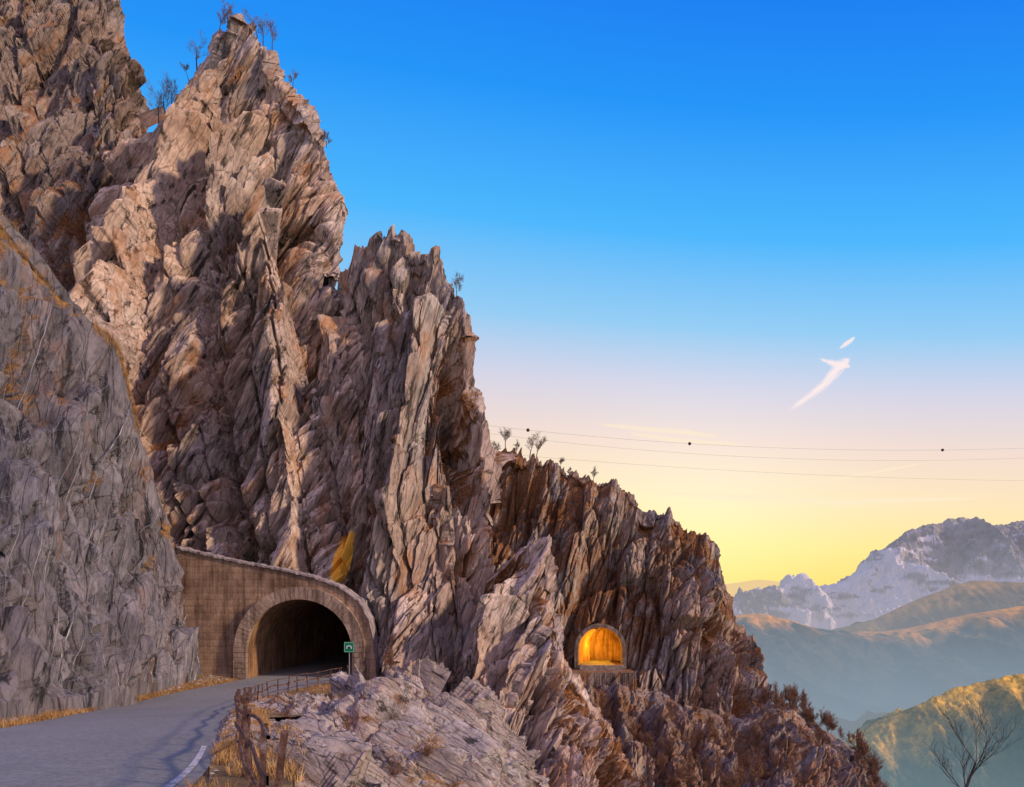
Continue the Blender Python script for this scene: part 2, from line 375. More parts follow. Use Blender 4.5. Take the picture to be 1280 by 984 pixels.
o=rock('hillside',[
 [(640,1250,44),(800,1250,46),(950,1300,50),(1150,1400,56)],
 [(700,960,80),(830,1000,76),(960,1040,76),(1130,1120,80)],
 [(700,838,127),(745,836,127),(775,838,126),(850,878,119),(930,900,117),(960,885,118),(990,880,118),(1020,905,116),(1068,938,111),(1090,965,105),(1120,1015,98)]],
 560,460,m_veg,A=.36,S=1.2,strike=(.6,.2,.75),seed=101,veg=.85,vegnz=.5,jag=.2,gully=.5,rib=(9,1.1,2.0,-.8),clamp=clampF)
tag(o,'steep russet scrub covered mountainside below the ridge','hillside','structure')
def clampL(V):
    m=(V[:,1]>38)&(V[:,0]>-22.7)&(V[:,1]<60); V[m,0]=-22.7+(V[m,0]+22.7)*.05
    return V
o=rock('rock_wall',[
 [(-1900,1500,6),(-700,1050,12),(-10,892,21),(60,882,27),(130,874,33),(190,866,41),(238,861,48),(254,859,51)],
 [(-1900,900,8),(-600,760,15),(0,760,25),(80,770,32),(140,780,38),(190,790,44),(226,805,49),(248,852,51.6)],
 [(-1900,200,12),(-500,420,24),(0,520,34),(80,560,40),(130,590,44),(175,640,47),(212,720,50),(246,840,52)],
 [(-1900,-600,16),(-420,20,33),(-150,170,38),(0,272,42),(40,318,44),(82,370,46),(112,402,47),(138,420,48),(155,470,49),(172,535,50),(190,600,50.5),(213,672,51.5),(226,745,52),(236,800,52.5),(244,835,52.6)]],
 720,580,m_rockL,A=.25,S=1.3,strike=(-.12,.3,.95),seed=120,veg=-.2,crest=.95,jag=.0,keepfoot=6,bk=(5,4),gully=.7,rib=(12,.9,1.6,-.6),edge=.10,sink=1.8,clamp=clampL)
tag(o,'grey brown cliff face beside the road under rockfall netting','rock','structure')
o=rock('embankment',[
 [(262,1300,4),(262,1015,8),(262,955,12),(285,896,24),(305,880,35),(318,870,43),(385,862,50),(450,858,54)],
 [(330,1330,4),(345,1030,9),(348,945,14),(352,895,25),(375,880,34),(400,872,42),(440,866,48),(475,862,53)],
 [(520,1500,5),(480,1090,12),(470,960,19),(485,890,28),(505,866,35),(525,857,41),(540,856,46),(555,862,50)],
 [(800,1500,7),(640,1150,16),(620,1030,22),(625,960,29),(625,935,36),(620,925,42),(610,920,46),(600,915,50)],
 [(1000,1700,9),(800,1300,20),(760,1200,26),(740,1130,32),(720,1110,40),(700,1080,46),(680,1050,50),(660,1000,54)]],
 560,540,m_grav,A=.42,S=.55,strike=(.8,-.1,-.5),seed=140,veg=.48,vegnz=.85,jag=0,back=False,keepfoot=2.2,conc=.3,rib=(8,.3,3,0))
tag(o,'pale broken scree embankment beside the rusty guardrail','embankment','structure')
m_verge,nt,b=newmat('verge_soil'); tc=N(nt,'ShaderNodeTexCoord').outputs['Object']
n=noise(nt,tc,1.1,7,.7); n2=noise(nt,tc,12,6,.8)
c=ramp(nt,[(.35,(.10,.07,.045)),(.5,(.22,.14,.06)),(.62,(.32,.22,.10)),(.75,(.34,.30,.28))],n)
c=mix(nt,.8,c,ramp(nt,[(.35,(.4,.4,.4)),(.65,(1.5,1.5,1.5))],n2),'MULTIPLY')
nt.links.new(c,b.inputs['Base Color']); bump(nt,b,n2,.06)
V=[];offs=[-7,-5,-3.6,-2.6,-1.8,-1.2,-.7,-.3,.2]
for y in ya[::2]:
    if y>52.3: break
    for of in offs: V.append((float(LX(y))+of,y,float(zroad(y))-.03+max(0,-of-.3)*.13+random.uniform(-.03,.05)*(of<0)))
o=mesh_np('verge',V,grid_faces(len(offs),len(V)//len(offs)),m_verge,True); tag(o,'narrow dry grass verge between asphalt and cliff','verge','structure')
V=[];offs=[-.2,.15,.5,.9,1.4,2.4,3.6,5.0]
for y in ya[::2]:
    if y>52.3: break
    ex=min(1,max(0,(y-27)/8))
    for of in offs:
        o_=of if of<=1.4 else 1.4+(of-1.4)*max(ex,.01)
        V.append((float(RX(y))+o_+(random.uniform(-.1,.1) if of<.2 else 0),y,float(zroad(y))-.02-max(0,o_)*.06+random.uniform(-.02,.04)*(of>0)))
o=mesh_np('verge',V,grid_faces(len(offs),len(V)//len(offs)),m_verge,True); tag(o,'gravelly dry grass verge under the guardrail','verge','structure')
# ---------------- concrete tunnel portal
def concrete(name,dark,light,lines=True):
    m,nt,b=newmat(name); tc=N(nt,'ShaderNodeTexCoord').outputs['Object']
    n=noise(nt,tc,.5,9,.7); n2=noise(nt,tc,1.4,7,.72,(1.6,1.6,.15)); n3=noise(nt,tc,7,7,.8)
    c=ramp(nt,[(.36,dark),(.64,light)],n)
    c=mix(nt,.8,c,ramp(nt,[(.40,(.28,.24,.22)),(.56,(1,1,1))],n2),'MULTIPLY')
    c=mix(nt,.6,c,ramp(nt,[(.35,(.5,.5,.5)),(.65,(1.4,1.4,1.4))],n3),'MULTIPLY')
    if lines:
        w=N(nt,'ShaderNodeTexWave',wave_type='BANDS',bands_direction='Z'); w.inputs['Scale'].default_value=.62; w.inputs['Distortion'].default_value=.5; w.inputs['Detail'].default_value=3
        nt.links.new(tc,w.inputs[0]); l=ramp(nt,[(0,(.55,.5,.48)),(.07,(1,1,1))],w.outputs[0]); c=mix(nt,.55,c,l,'MULTIPLY')
        p=bump(nt,b,w.outputs[0],.02,.4); bump(nt,b,n3,.05,.8,p)
    else: bump(nt,b,n3,.05,.9)
    nt.links.new(c,b.inputs['Base Color']); return m
m_conc=concrete('stained_concrete',(.18,.112,.070),(.40,.27,.17))
m_ring=concrete('portal_ring_concrete',(.21,.15,.11),(.46,.345,.25),False)
m_lin=concrete('tunnel_lining',(.22,.12,.065),(.42,.25,.13),False)
m_cop=simple('coping_stone',(.36,.31,.29),c2=(.12,.095,.085),scale=1.2)
def empty(name,loc):
    e=bpy.data.objects.new(name,None); e.location=loc; e.empty_display_size=.5; return link(e)
def par(c,p):
    c.parent=p; c.matrix_parent_inverse=Matrix.Translation(-Vector(p.location)); return c
def archpts(xc,hw,zb,zt,n=40,grow=0):
    r=hw+grow; zs=zt-hw; pts=[(xc-r,zb+(zs-zb)*k/6) for k in range(6)]
    for k in range(n+1):
        a=math.pi*(1-k/n); pts.append((xc+r*math.cos(a),zs+r*math.sin(a)))
    pts+=[(xc+r,zb+(zs-zb)*(5-k)/6) for k in range(6)]
    return pts
def ring(name,xc,hw,zb,zt,y0,y1,th,mat,rough=0,n_=40):
    a=archpts(xc,hw,zb,zt,n_); b=archpts(xc,hw,zb,zt,n_,grow=th); n=len(a)
    V=[];Fs=[];r=random.Random(5)
    for i in range(n-1):
        dy=r.uniform(0,rough); g=.04
        def L_(p,q,f): return (p[0]+(q[0]-p[0])*f,p[1]+(q[1]-p[1])*f)
        a0,a1=L_(a[i],a[i+1],g),L_(a[i],a[i+1],1-g); b0,b1=L_(b[i],b[i+1],g),L_(b[i],b[i+1],1-g)
        k=len(V); V+=[(p[0],y0+dy,p[1]) for p in (a0,a1,b1,b0)]+[(p[0],y1,p[1]) for p in (a0,a1,b1,b0)]
        Fs+=[(k,k+1,k+2,k+3),(k+3,k+2,k+6,k+7),(k+1,k,k+4,k+5),(k,k+3,k+7,k+4),(k+1,k+5,k+6,k+2)]
    k=len(V); V+=[(x,y0+rough+.03,z) for x,z in a]+[(x,y0+rough+.03,z) for x,z in b]
    for i in range(n-1): Fs.append((k+i,k+i+1,k+n+i+1,k+n+i))
    return mesh_py(name,V,Fs,mat)
def lining(name,xc,hw,zb,zt,y0,y1,mat,bend=0,segs=60):
    a=archpts(xc,hw,zb,zt); n=len(a); V=[]
    for k in range(segs+1):
        f=k/segs; y=y0+(y1-y0)*f
        for x,z in a: V.append((x+bend*f*f,y,z))
    Fs=[]
    for k in range(segs):
        for i in range(n-1): Fs.append((k*n+i,k*n+i+1,(k+1)*n+i+1,(k+1)*n+i))
    Fs.append(tuple(segs*n+i for i in range(n)))
    return mesh_py(name,V,Fs,mat,False)
base=empty('tunnel_portal',(TX,PY,ZB)); tag(base,'brown stained concrete tunnel portal with arched dark opening','tunnel')
xs=np.unique(np.r_[np.linspace(wx[0],TX-HW,30),np.linspace(TX-HW,TX+HW,70),np.linspace(TX+HW,wx[-1],14)])
V=[];Fs=[];nz=12
zs=ZT-HW
for x in xs:
    top=float(np.interp(x,wx,wz)); dx=abs(x-TX); bot=ZB-.4 if dx>=HW-1e-6 else zs+math.sqrt(max(0,HW*HW-dx*dx))
    for k in range(nz): V.append((x,PY,bot+(top-bot)*k/(nz-1)))
for i in range(len(xs)-1):
    for k in range(nz-1):
        a=i*nz+k; Fs.append((a,a+nz,a+nz+1,a+1))
par(mesh_py('retaining_wall',V,Fs,m_conc),base)
V=[];Fs=[]
cx=np.linspace(wx[0],wx[-1],120)
for i,x in enumerate(cx):
    t=float(np.interp(x,wx,wz))+.05*math.sin(i*1.3)*math.sin(i*.37); V+=[(x,PY-.16,t-.06),(x,PY-.16+.03*math.sin(i*2.2),t+.09),(x,PY+1.8,t+.15),(x,PY+.003,t-.06)]
for i in range(len(cx)-1):
    a=4*i; Fs+=[(a,a+4,a+5,a+1),(a+1,a+5,a+6,a+2),(a+4,a,a+3,a+7)]
par(mesh_py('coping',V,Fs,m_cop),base)
par(ring('arch_ring',TX,HW-.02,ZB-.4,ZT-.02,PY-.5,PY+.02,.95,m_ring,.03),base)
par(lining('tunnel_lining',TX,HW,ZB-.4,ZT,PY,PY+64,m_lin,bend=10),base)
b2=empty('tunnel_portal',(TX2,PY2,ZB2)); tag(b2,'small arched stone tunnel portal glowing golden inside','tunnel')
m_lin2=concrete('golden_lit_lining',(.34,.2,.07),(.6,.42,.18),False)  # golden light on the stone is put into this base colour
m_ring2=concrete('far_portal_stone',(.14,.10,.075),(.32,.235,.175),False)
par(ring('arch_ring',TX2,HW2,ZB2-.4,ZT2,PY2-.25,PY2+1.6,.7,m_ring2,.12,22),b2)
par(lining('tunnel_lining',TX2,HW2,ZB2-.4,ZT2,PY2,PY2+16,m_lin2,bend=5),b2)
m_glow,nt,b=newmat('added_glow'); b.inputs['Emission Color'].default_value=(1,.5,.1,1); b.inputs['Emission Strength'].default_value=4; b.inputs['Base Color'].default_value=(.9,.7,.4,1)  # glow material for an added box, standing in for sunlight
def boxm(name,c,s,mat):
    x,y,z=s; V=[(c[0]+sx*x/2,c[1]+sy*y/2,c[2]+sz*z/2) for sx in (-1,1) for sy in (-1,1) for sz in (-1,1)]
    Fs=[(0,1,3,2),(4,6,7,5),(0,4,5,1),(2,3,7,6),(0,2,6,4),(1,5,7,3)]
    return mesh_py(name,V,Fs,mat)
par(boxm('added_glow_box',(TX2,PY2+8,ZT2-.25),(.4,1.2,.12),m_glow),b2)  # added glowing box; the golden interior is really low sunlight
for yy in (5,11):  # added point lights imitate sunset light inside the far tunnel
    ld=bpy.data.lights.new('added_tunnel_light','POINT'); ld.energy=1350; ld.color=(1,.43,.035); ld.shadow_soft_size=.4
    l=link(bpy.data.objects.new('added_tunnel_light',ld)); l.location=(TX2+.8,PY2+yy,ZB2+3.2)
m_par=simple('pale_parapet_stone',(.30,.235,.19),c2=(.15,.11,.085),scale=2)
V=[];Fs=[]
px_=np.linspace(TX2-3.9,TX2+4.1,30); ztop=CAMZ+(750-831.5)/F*(PY2-1)
for i,x in enumerate(px_):
    z=ztop+.06*math.sin(i*2.1)
    V+=[(x,PY2-1.3,ZB2-.6),(x,PY2-1.3,z),(x,PY2-.9,z+.03),(x,PY2-.9,ZB2-.6)]
for i in range(29):
    a=4*i; Fs+=[(a,a+4,a+5,a+1),(a+1,a+5,a+6,a+2),(a+2,a+6,a+7,a+3)]
Fs+=[(0,1,2,3),(116,119,118,117)]
o=mesh_py('parapet_wall',V,Fs,m_par); tag(o,'low pale stone parapet wall in front of the tunnel','wall')
V=[];yy=np.linspace(PY2-.88,PY2+17,20)
for y in yy:
    for x in np.linspace(TX2-3.5,TX2+3.5,8): V.append((x,y,ZB2-.2))
o=mesh_np('road',V,grid_faces(8,20),m_asph,True); tag(o,'short asphalt roadway entering the golden lit tunnel','road','structure')
# rocky footing supporting the parapet terrace
V=[];nxf,nzf=60,40
for k in range(nzf):
    f=k/(nzf-1)
    for i in range(nxf):
        u=i/(nxf-1)*2-1
        x=TX2+.1+u*(4.6+2.2*f); y=PY2-1.45-f*3.2-(1-u*u)*.6; z=ZB2-.45-f*7
        V.append((x,y,z))
V=np.array(V); hh_=fbm(V/np.array([.9,1.5,2.2]),6,77,.6)*.9; V[:,1]-=hh_*np.clip((ZB2-.45-V[:,2])*2,0,1); V[:,0]+=fbm(V/1.3,4,78)*.3
Mf=frame((.25,.1,.9))
o=mesh_np('rock_footing',V,grid_faces(nxf,nzf)[:,::-1],m_rockD,False,{'strata':V@Mf,'tint':np.clip(.45+fbm(V/1.5,3,79),0,1),'veg':np.clip(fbm(V/1.8,4,80)*3+.3,0,1)}); tag(o,'broken brown rock footing below the small tunnel','rock','structure')
# ---------------- guardrail
m_rust,nt,b=newmat('rusty_steel'); tc=N(nt,'ShaderNodeTexCoord').outputs['Object']; n=noise(nt,tc,3.5,9,.8)
c=ramp(nt,[(.38,(.06,.030,.020)),(.5,(.15,.078,.05)),(.57,(.25,.155,.11)),(.66,(.36,.33,.31))],n); nt.links.new(c,b.inputs['Base Color']); b.inputs['Metallic'].default_value=.35; b.inputs['Roughness'].default_value=.55; bump(nt,b,n,.01)
G11=float(RX(12.))+.5
def gp(y):
    return float(RX(y))+.5 if y>12 else G11+.46*(12-y)
gy=[6.6]
while gy[-1]<50.5:
    y=gy[-1]; dx=(gp(y+.5)-gp(y))/.5; gy.append(y+random.uniform(1.15,1.6)/math.sqrt(1+dx*dx))
gr=empty('guardrail',(gp(6.6),6.6,float(zroad(6.6)))); tag(gr,'rusty bent steel guardrail with posts along the road edge','guardrail')
for i,y in enumerate(gy):
    x=gp(y); z=float(zroad(y)); tilt=random.uniform(-.2,.2) if y<16 else random.uniform(-.12,.12); k=.85 if y<16 else .95
    prof=[(-.035,-.03),(.035,-.03),(.035,-.022),(-.027,-.022),(-.027,.022),(.035,.022),(.035,.03),(-.035,.03)]
    V=[];H=1.03+random.uniform(-.05,.08)
    for zz in (-.5,H):
        for a,b_ in prof: V.append((x+a*k+tilt*zz,y+b_*k,z+zz))
    Fs=[(k_,(k_+1)%8,8+(k_+1)%8,8+k_) for k_ in range(8)]+[tuple(range(8,16))]
    par(mesh_py('post',V,Fs,m_rust),gr)
def sweep(name,prof,ys,zf,mat,xf,closed=False):
    V=[];n=len(prof)
    for y in ys:
        x=xf(y); z=float(zroad(y))
        for a,h in prof: V.append((x+a,y,z+h+zf(y)))
    Fs=[]
    for k in range(len(ys)-1):
        for i in range(n if closed else n-1): Fs.append((k*n+i,k*n+(i+1)%n,(k+1)*n+(i+1)%n,(k+1)*n+i))
    return mesh_py(name,V,Fs,mat)
wob=lambda y:.05*math.sin(y*1.7)+.04*math.sin(y*.6+1)
C=[(.022*math.cos(a),.022*math.sin(a)) for a in np.linspace(0,2*math.pi,9)[:-1]]
C2=[(-.012,-.045),(.012,-.045),(.012,.045),(-.012,.045)]
ys=np.arange(6.4,50.6,.4)
for hh_,pr in ((1.0,C),(.62,C2),(.28,C)):
    par(sweep('handrail',pr,ys,lambda y:hh_+wob(y)*(1.4-hh_*.8),m_rust,lambda y:gp(y)-.04+.04*math.sin(y*1.1+hh_*5),True),gr)
# ---------------- sign
m_green=simple('sign_green',(.0,.18,.08),rough=.4,var=.1); m_white=simple('sign_white',(.65,.68,.65),rough=.4,var=.1); m_blk=simple('sign_black',(.0,.09,.045),rough=.5,var=.1); m_galv=simple('galvanised_steel',(.32,.33,.34),rough=.45,metal=.6,var=.3)
SD=46.0; sx,_,szc=P(436.5,809,SD); zg=float(zroad(SD))-.1
sg=empty('road_sign',(sx,SD,zg)); tag(sg,'green square tunnel sign on a thin steel post','road sign')
V=[];n=10
for zz in (zg-1,szc+.3):
    for k in range(n): a=2*math.pi*k/n; V.append((sx+.04*math.cos(a),SD+.06+.04*math.sin(a),zz))
Fs=[(k,(k+1)%n,n+(k+1)%n,n+k) for k in range(n)]+[tuple(range(n,2*n))]
par(mesh_py('post',V,Fs,m_galv),sg)
s=.68
par(boxm('sign_panel',(sx,SD,szc),(s,.03,s*1.05),m_green),sg)
def flat(name,polys,y,mat,p):
    V=[];Fs=[]
    for poly in polys:
        b0=len(V); V+=[(sx+a,y,szc+h) for a,h in poly]; Fs.append(tuple(range(b0,len(V))))
    o=mesh_py(name,V,Fs,mat); par(o,p); return o
e=s/2-.03;t=.015
flat('sign_border',[[(-e,-e),(e,-e),(e,-e+t),(-e,-e+t)],[(-e,e-t),(e,e-t),(e,e),(-e,e)],[(-e,-e+t),(-e+t,-e+t),(-e+t,e-t),(-e,e-t)],[(e-t,-e+t),(e,-e+t),(e,e-t),(e-t,e-t)]],SD-.019,m_white,sg)
flat('tunnel_symbol',[[(-.18,-.11),(.18,-.11)]+[(.18*math.cos(a),0+.12*math.sin(a)) for a in np.linspace(0,math.pi,14)]],SD-.022,m_white,sg)
flat('symbol_opening',[[(-.11,-.11),(.11,-.11)]+[(.11*math.cos(a),-.02+.085*math.sin(a)) for a in np.linspace(0,math.pi,12)]],SD-.026,m_blk,sg)
# ---------------- rockfall netting
G2,n2,T2,_,nf=ALL[120]
m_wire=simple('net_wire',(.22,.22,.24),rough=.5,metal=.4,var=.2)
def tube_segs(segs,k=4):
    p0=np.array([s[0] for s in segs]);p1=np.array([s[1] for s in segs]);r0=np.array([s[2] for s in segs]);r1=np.array([s[3] for s in segs])
    d=p1-p0; d/=np.linalg.norm(d,axis=1)[:,None]+1e-9
    up=np.where(np.abs(d[:,2:3])>.9,np.array([[1,0,0]]),np.array([[0,0,1]])); u=np.cross(d,up); u/=np.linalg.norm(u,axis=1)[:,None]+1e-9; v=np.cross(d,u)
    V=[]
    for q,r in ((p0,r0),(p1,r1)):
        for i in range(k):
            a=2*math.pi*i/k; V.append(q+(u*math.cos(a)+v*math.sin(a))*r[:,None])
    V=np.stack(V,1).reshape(-1,3); m=len(segs); Fq=[]
    for i in range(k):
        j=(i+1)%k; Fq.append(np.stack([np.arange(m)*2*k+i,np.arange(m)*2*k+j,np.arange(m)*2*k+k+j,np.arange(m)*2*k+k+i],1))
    return V,np.concatenate(Fq)
segs=[]
E=G2[:nf].copy()
for ax in (0,1):
    for _ in range(3):
        k=21; c_=np.cumsum(np.pad(E,[(k//2+1,k//2) if a==ax else (0,0) for a in range(3)],mode='edge'),axis=ax)
        E=(np.take(c_,range(k,c_.shape[ax]),axis=ax)-np.take(c_,range(0,c_.shape[ax]-k),axis=ax))/k
E=E+np.array([.45,-.6,.15])
c0,c1=330,700
for j in range(c0,c1,15):
    js=[min(c1,max(c0,j+int(3*math.sin(i*.05+j)))) for i in range(nf)]
    idx=list(range(30,nf-6,8)); rr=.03 if (j-c0)%90==75 else .012
    for a,b_ in zip(idx,idx[1:]): segs.append((E[a,js[a]],E[b_,js[b_]],rr,rr))
for i in range(40,nf-5,30):
    idx=list(range(c0,c1,8))
    for a,b_ in zip(idx,idx[1:]): segs.append((E[i,a],E[i,b_],.009,.009))
V,Fq=tube_segs(segs); o=mesh_np('rockfall_netting',V,Fq,m_wire); tag(o,'grey steel rockfall net cables draped over the cliff','netting')
# ---------------- bare trees / shrubs
def grow(h,seed,levels=4,spread=.6,nb=3,lean=(0,0),dens=1.0):
    r=random.Random(seed); tr=[];cr=[]
    def br(p,d,L,rad,lv):
        n=4; q=p; dd=Vector(d)
        for k in range(n):
            dd=(dd+Vector((r.uniform(-.2,.2),r.uniform(-.2,.2),r.uniform(-.05,.18)))).normalized()
            q2=q+dd*L/n; ra=rad*(1-.55*k/n); rb=rad*(1-.55*(k+1)/n)
            (tr if lv==0 else cr).append((np.array(q),np.array(q2),ra,rb))
            if lv<levels and (k>0 or lv>0):
                for _ in range(nb if lv<2 else 2):
                    if r.random()>dens: continue
                    nd=(dd+Vector((r.uniform(-1,1),r.uniform(-1,1),r.uniform(-.3,.7)))*spread*1.4).normalized()
                    br(q2,nd,L*r.uniform(.42,.66),rb*.6,lv+1)
            q=q2
    br(Vector((0,0,0)),Vector((lean[0],lean[1],1)),h*.55,h*.020,0)
    return tr,cr
m_bark=simple('bark_dark',(.07,.05,.042)); m_twig=simple('twigs_grey_brown',(.22,.165,.13)); m_twigr=simple('twigs_russet',(.26,.14,.085),c2=(.13,.075,.05)); m_leafr=simple('russet_leaves',(.32,.15,.055),c2=(.16,.07,.03))
def bare(name,loc,h,seed,label,levels=4,twig=m_twig,minr=.012,group=None,lean=(0,0),spread=.6,nb=3,dens=1.0):
    tr,cr=grow(h,seed,levels,spread,nb,lean,dens)
    tr=[(a,b_,max(x,minr*1.5),max(y,minr*1.5)) for a,b_,x,y in tr]; cr=[(a,b_,max(x*.7,minr),max(y*.7,minr)) for a,b_,x,y in cr]
    e_=empty(name,loc); tag(e_,label,'tree',group=group)
    V,Fq=tube_segs(tr); t=mesh_np('trunk',V,Fq,m_bark); t.parent=e_
    V,Fq=tube_segs(cr,3); t=mesh_np('crown',V,Fq,twig); t.parent=e_
    return e_
def crestpt(seed,px):
    G,_,_,_,nf=ALL[seed]; row=G[nf-1]; x=640+row[:,0]/row[:,1]*F; j=int(np.argmin(np.abs(x-px))); seg=G[nf-14:nf+6,j]; return seg[np.argmax((seg[:,2]-CAMZ)/seg[:,1])]
for k,(px,h,s_) in enumerate([(246,4.4,20),(236,2.0,20),(274,2.8,20),(284,3.0,20),(318,3.0,20),(329,3.4,20),(340,3.2,20),(366,2.4,20),(200,4.0,20),(207,4.6,20),(215,3.4,20),(423,2.0,20),(408,1.6,20),(570,2.2,41),(532,1.2,41)]):
    p=crestpt(s_,px); bare('bare_tree',(p[0],p[1],p[2]-.3),h,k+3,'small leafless tree growing on the rocky crest',minr=.0055,group='leafless trees on the crest',levels=4,spread=.85,nb=2,dens=.70)
for k,(px,h) in enumerate([(620,4),(632,5.5),(646,3.5),(662,6.5),(671,5.5),(700,2.5),(741,3),(712,2)]):
    p=crestpt(85,px); bare('bare_tree',(p[0],p[1],p[2]-.5),h,k+31,'small leafless tree growing on the rocky crest',levels=4,minr=.010,group='leafless trees on the crest',spread=.85,nb=2,dens=.72)
p=P(1188,1008,34); bare('bare_tree',(p[0],p[1],p[2]-1.0),6.2,79,'dark bare tree reaching up from the valley slope',levels=3,twig=m_bark,minr=.008,lean=(.6,0),spread=.55,nb=2,dens=.75)
def shrubmesh(seed,h,leaf):
    tr,cr=grow(h,seed,3,.8,3,dens=.72); S_=[(a,b_,max(x*.5,.011),max(y*.4,.009)) for a,b_,x,y in tr+cr]
    V,Fq=tube_segs(S_,3)
    r=np.random.RandomState(seed); ends=np.array([s[1] for s in cr])
    ends=ends[r.rand(len(ends))<leaf]; m=len(ends)
    a=r.randn(m,3);a/=np.linalg.norm(a,axis=1)[:,None]; b_=np.cross(a,r.randn(m,3)); b_/=np.linalg.norm(b_,axis=1)[:,None]
    s_=r.uniform(.03,.06,m)[:,None]
    LV=np.stack([ends-a*s_,ends+b_*s_,ends+a*s_,ends-b_*s_],1).reshape(-1,3); LF=np.arange(4*m).reshape(-1,4)+len(V)
    me=mesh_np('shrub',np.concatenate([V,LV]),np.concatenate([Fq,LF]),m_twigr)
    me.data.materials.append(m_leafr)
    mi=np.zeros(len(Fq)+m,dtype=np.int32); mi[len(Fq):]=1; me.data.polygons.foreach_set('material_index',mi)
    return me
protos=[shrubmesh(200+i,2.6,[.2,.06,.3,.02,.1][i]) for i in range(5)]
pm=[p.data for p in protos]
for p in protos: bpy.data.objects.remove(p)
G2,_,T2,vgF,hf=ALL[101]
cnt=0
def shrub(loc,s_):
    if abs(loc[0]-TX2)<HW2+2.2 and loc[1]>108: return
    o=bpy.data.objects.new('shrub',random.choice(pm)); link(o); o.location=loc; o.scale=(s_,s_,s_*random.uniform(.9,1.5)); o.rotation_euler=(0,0,random.uniform(0,6.28))
    tag(o,'russet brown bare shrub on the steep mountainside','shrub',group='russet shrubs on the mountainside')
tries=0
while cnt<150 and tries<12000:
    tries+=1
    i=min(int(hf*random.uniform(.3,1.0)),hf-1); j=random.randrange(G2.shape[1]); q=G2[i,j]
    py=750-(q[2]-CAMZ)/q[1]*F; px=640+q[0]/q[1]*F
    if py>1010 or px<735 or vgF[i,j]<.4: continue
    if px<800 and random.random()<.4: continue
    shrub((q[0],q[1],q[2]-.15),random.uniform(.5,1.3)); cnt+=1
for _ in range(60):
    j=random.randrange(int(G2.shape[1]*.55),G2.shape[1]); q=G2[hf-1-random.randrange(0,12),j]; shrub((q[0],q[1],q[2]-.2),random.uniform(.6,1.4))
G4,_,_,vg4,hf4=ALL[85]
cnt=0
while cnt<50:
    i=random.randrange(int(hf4*.35),hf4-20); j=random.randrange(60,G4.shape[1]-40)
    if vg4[i,j]>.5: q=G4[i,j]; shrub((q[0],q[1],q[2]-.2),random.uniform(.3,.8)); cnt+=1
G2,_,T2,_,_=ALL[140]
for (i,j,s_) in [(150,250,.3),(230,230,.35),(330,250,.35),(210,330,.4),(180,420,.4),(120,300,.35),(260,300,.4),(300,200,.35)]:
    q=G2[min(i,G2.shape[0]-1),j]; shrub((q[0],q[1],q[2]-.1),s_)
for px,py,d in [(484,852,51),(492,854,51.5)]:
    shrub(P(px,py,d),.7)
# ---------------- dry grass stuff
m_grass,nt,b=newmat('dry_grass'); tc=N(nt,'ShaderNodeTexCoord').outputs['Object']; n=noise(nt,tc,1.7,4,.7)
nt.links.new(ramp(nt,[(.35,(.18,.09,.03)),(.5,(.36,.20,.07)),(.68,(.5,.35,.16))],n),b.inputs['Base Color'])
pts=[]
for _ in range(13000):
    y=random.uniform(5,51)
    of=-abs(random.gauss(.7,.8))-.1
    if random.random()<.4*(.5+.5*math.sin(y*.9)): continue
    pts.append((float(LX(y))+of,y,float(zroad(y))-.03+max(0,-of-.3)*.13,random.uniform(.08,.28)))
for _ in range(13000):
    y=4+46*random.random()**1.7; of=random.uniform(.05,1.5)
    if y>33 and random.random()<.5: of=random.uniform(.5,4.5)
    if vnoise(np.array([[y*.8,of*1.2,3.]]))[0]<.42: continue
    pts.append((float(RX(y))+of,y,float(zroad(y))-.06-of*.05,random.uniform(.08,.3)))
for _ in range(28000):
    i=int(random.uniform(5,340));j=int(random.uniform(60,530)); q=G2[i,j]
    if vnoise(np.array([[q[0]*.35,q[1]*.35,1.]]),9)[0]<.53: continue
    pts.append((q[0],q[1],q[2]-.03,random.uniform(.08,.28)))
G3,n3,T3,_,hf3=ALL[120]
for _ in range(7000):
    i=hf3-1-int(abs(random.gauss(0,6)));j=random.randrange(220,520); q=G3[max(i,0),j]
    if vnoise(np.array([[q[0]*.5,q[1]*.5,q[2]*.5]]),19)[0]<.5: continue
    pts.append((q[0]+random.uniform(-.1,.1),q[1],q[2]-.1,random.uniform(.15,.45)))
V=[];Fs=[]
for x,y,z,h in pts:
    for _ in range(2):
        a=random.uniform(0,6.28);w=.008+h*.02; dx=math.cos(a)*w;dy=math.sin(a)*w; lx_=random.gauss(0,.4)*h; ly_=random.gauss(0,.4)*h
        ox=random.uniform(-.07,.07);oy=random.uniform(-.07,.07)
        k=len(V); V+=[(x+ox-dx,y+oy-dy,z),(x+ox+dx,y+oy+dy,z),(x+ox+lx_,y+oy+ly_,z+h)]; Fs.append((k,k+1,k+2))
o=mesh_np('dry_grass',V,Fs,m_grass); tag(o,'tufts of dry orange grass along verges and ledges','grass','stuff')
V=[];Fs=[]
ico=[(0,0,1),(.9,0,.2),(.28,.85,.3),(-.72,.5,.2),(-.72,-.5,.3),(.28,-.85,.2),(0,0,-.4)]
icf=[(0,1,2),(0,2,3),(0,3,4),(0,4,5),(0,5,1),(6,2,1),(6,3,2),(6,4,3),(6,5,4),(6,1,5)]
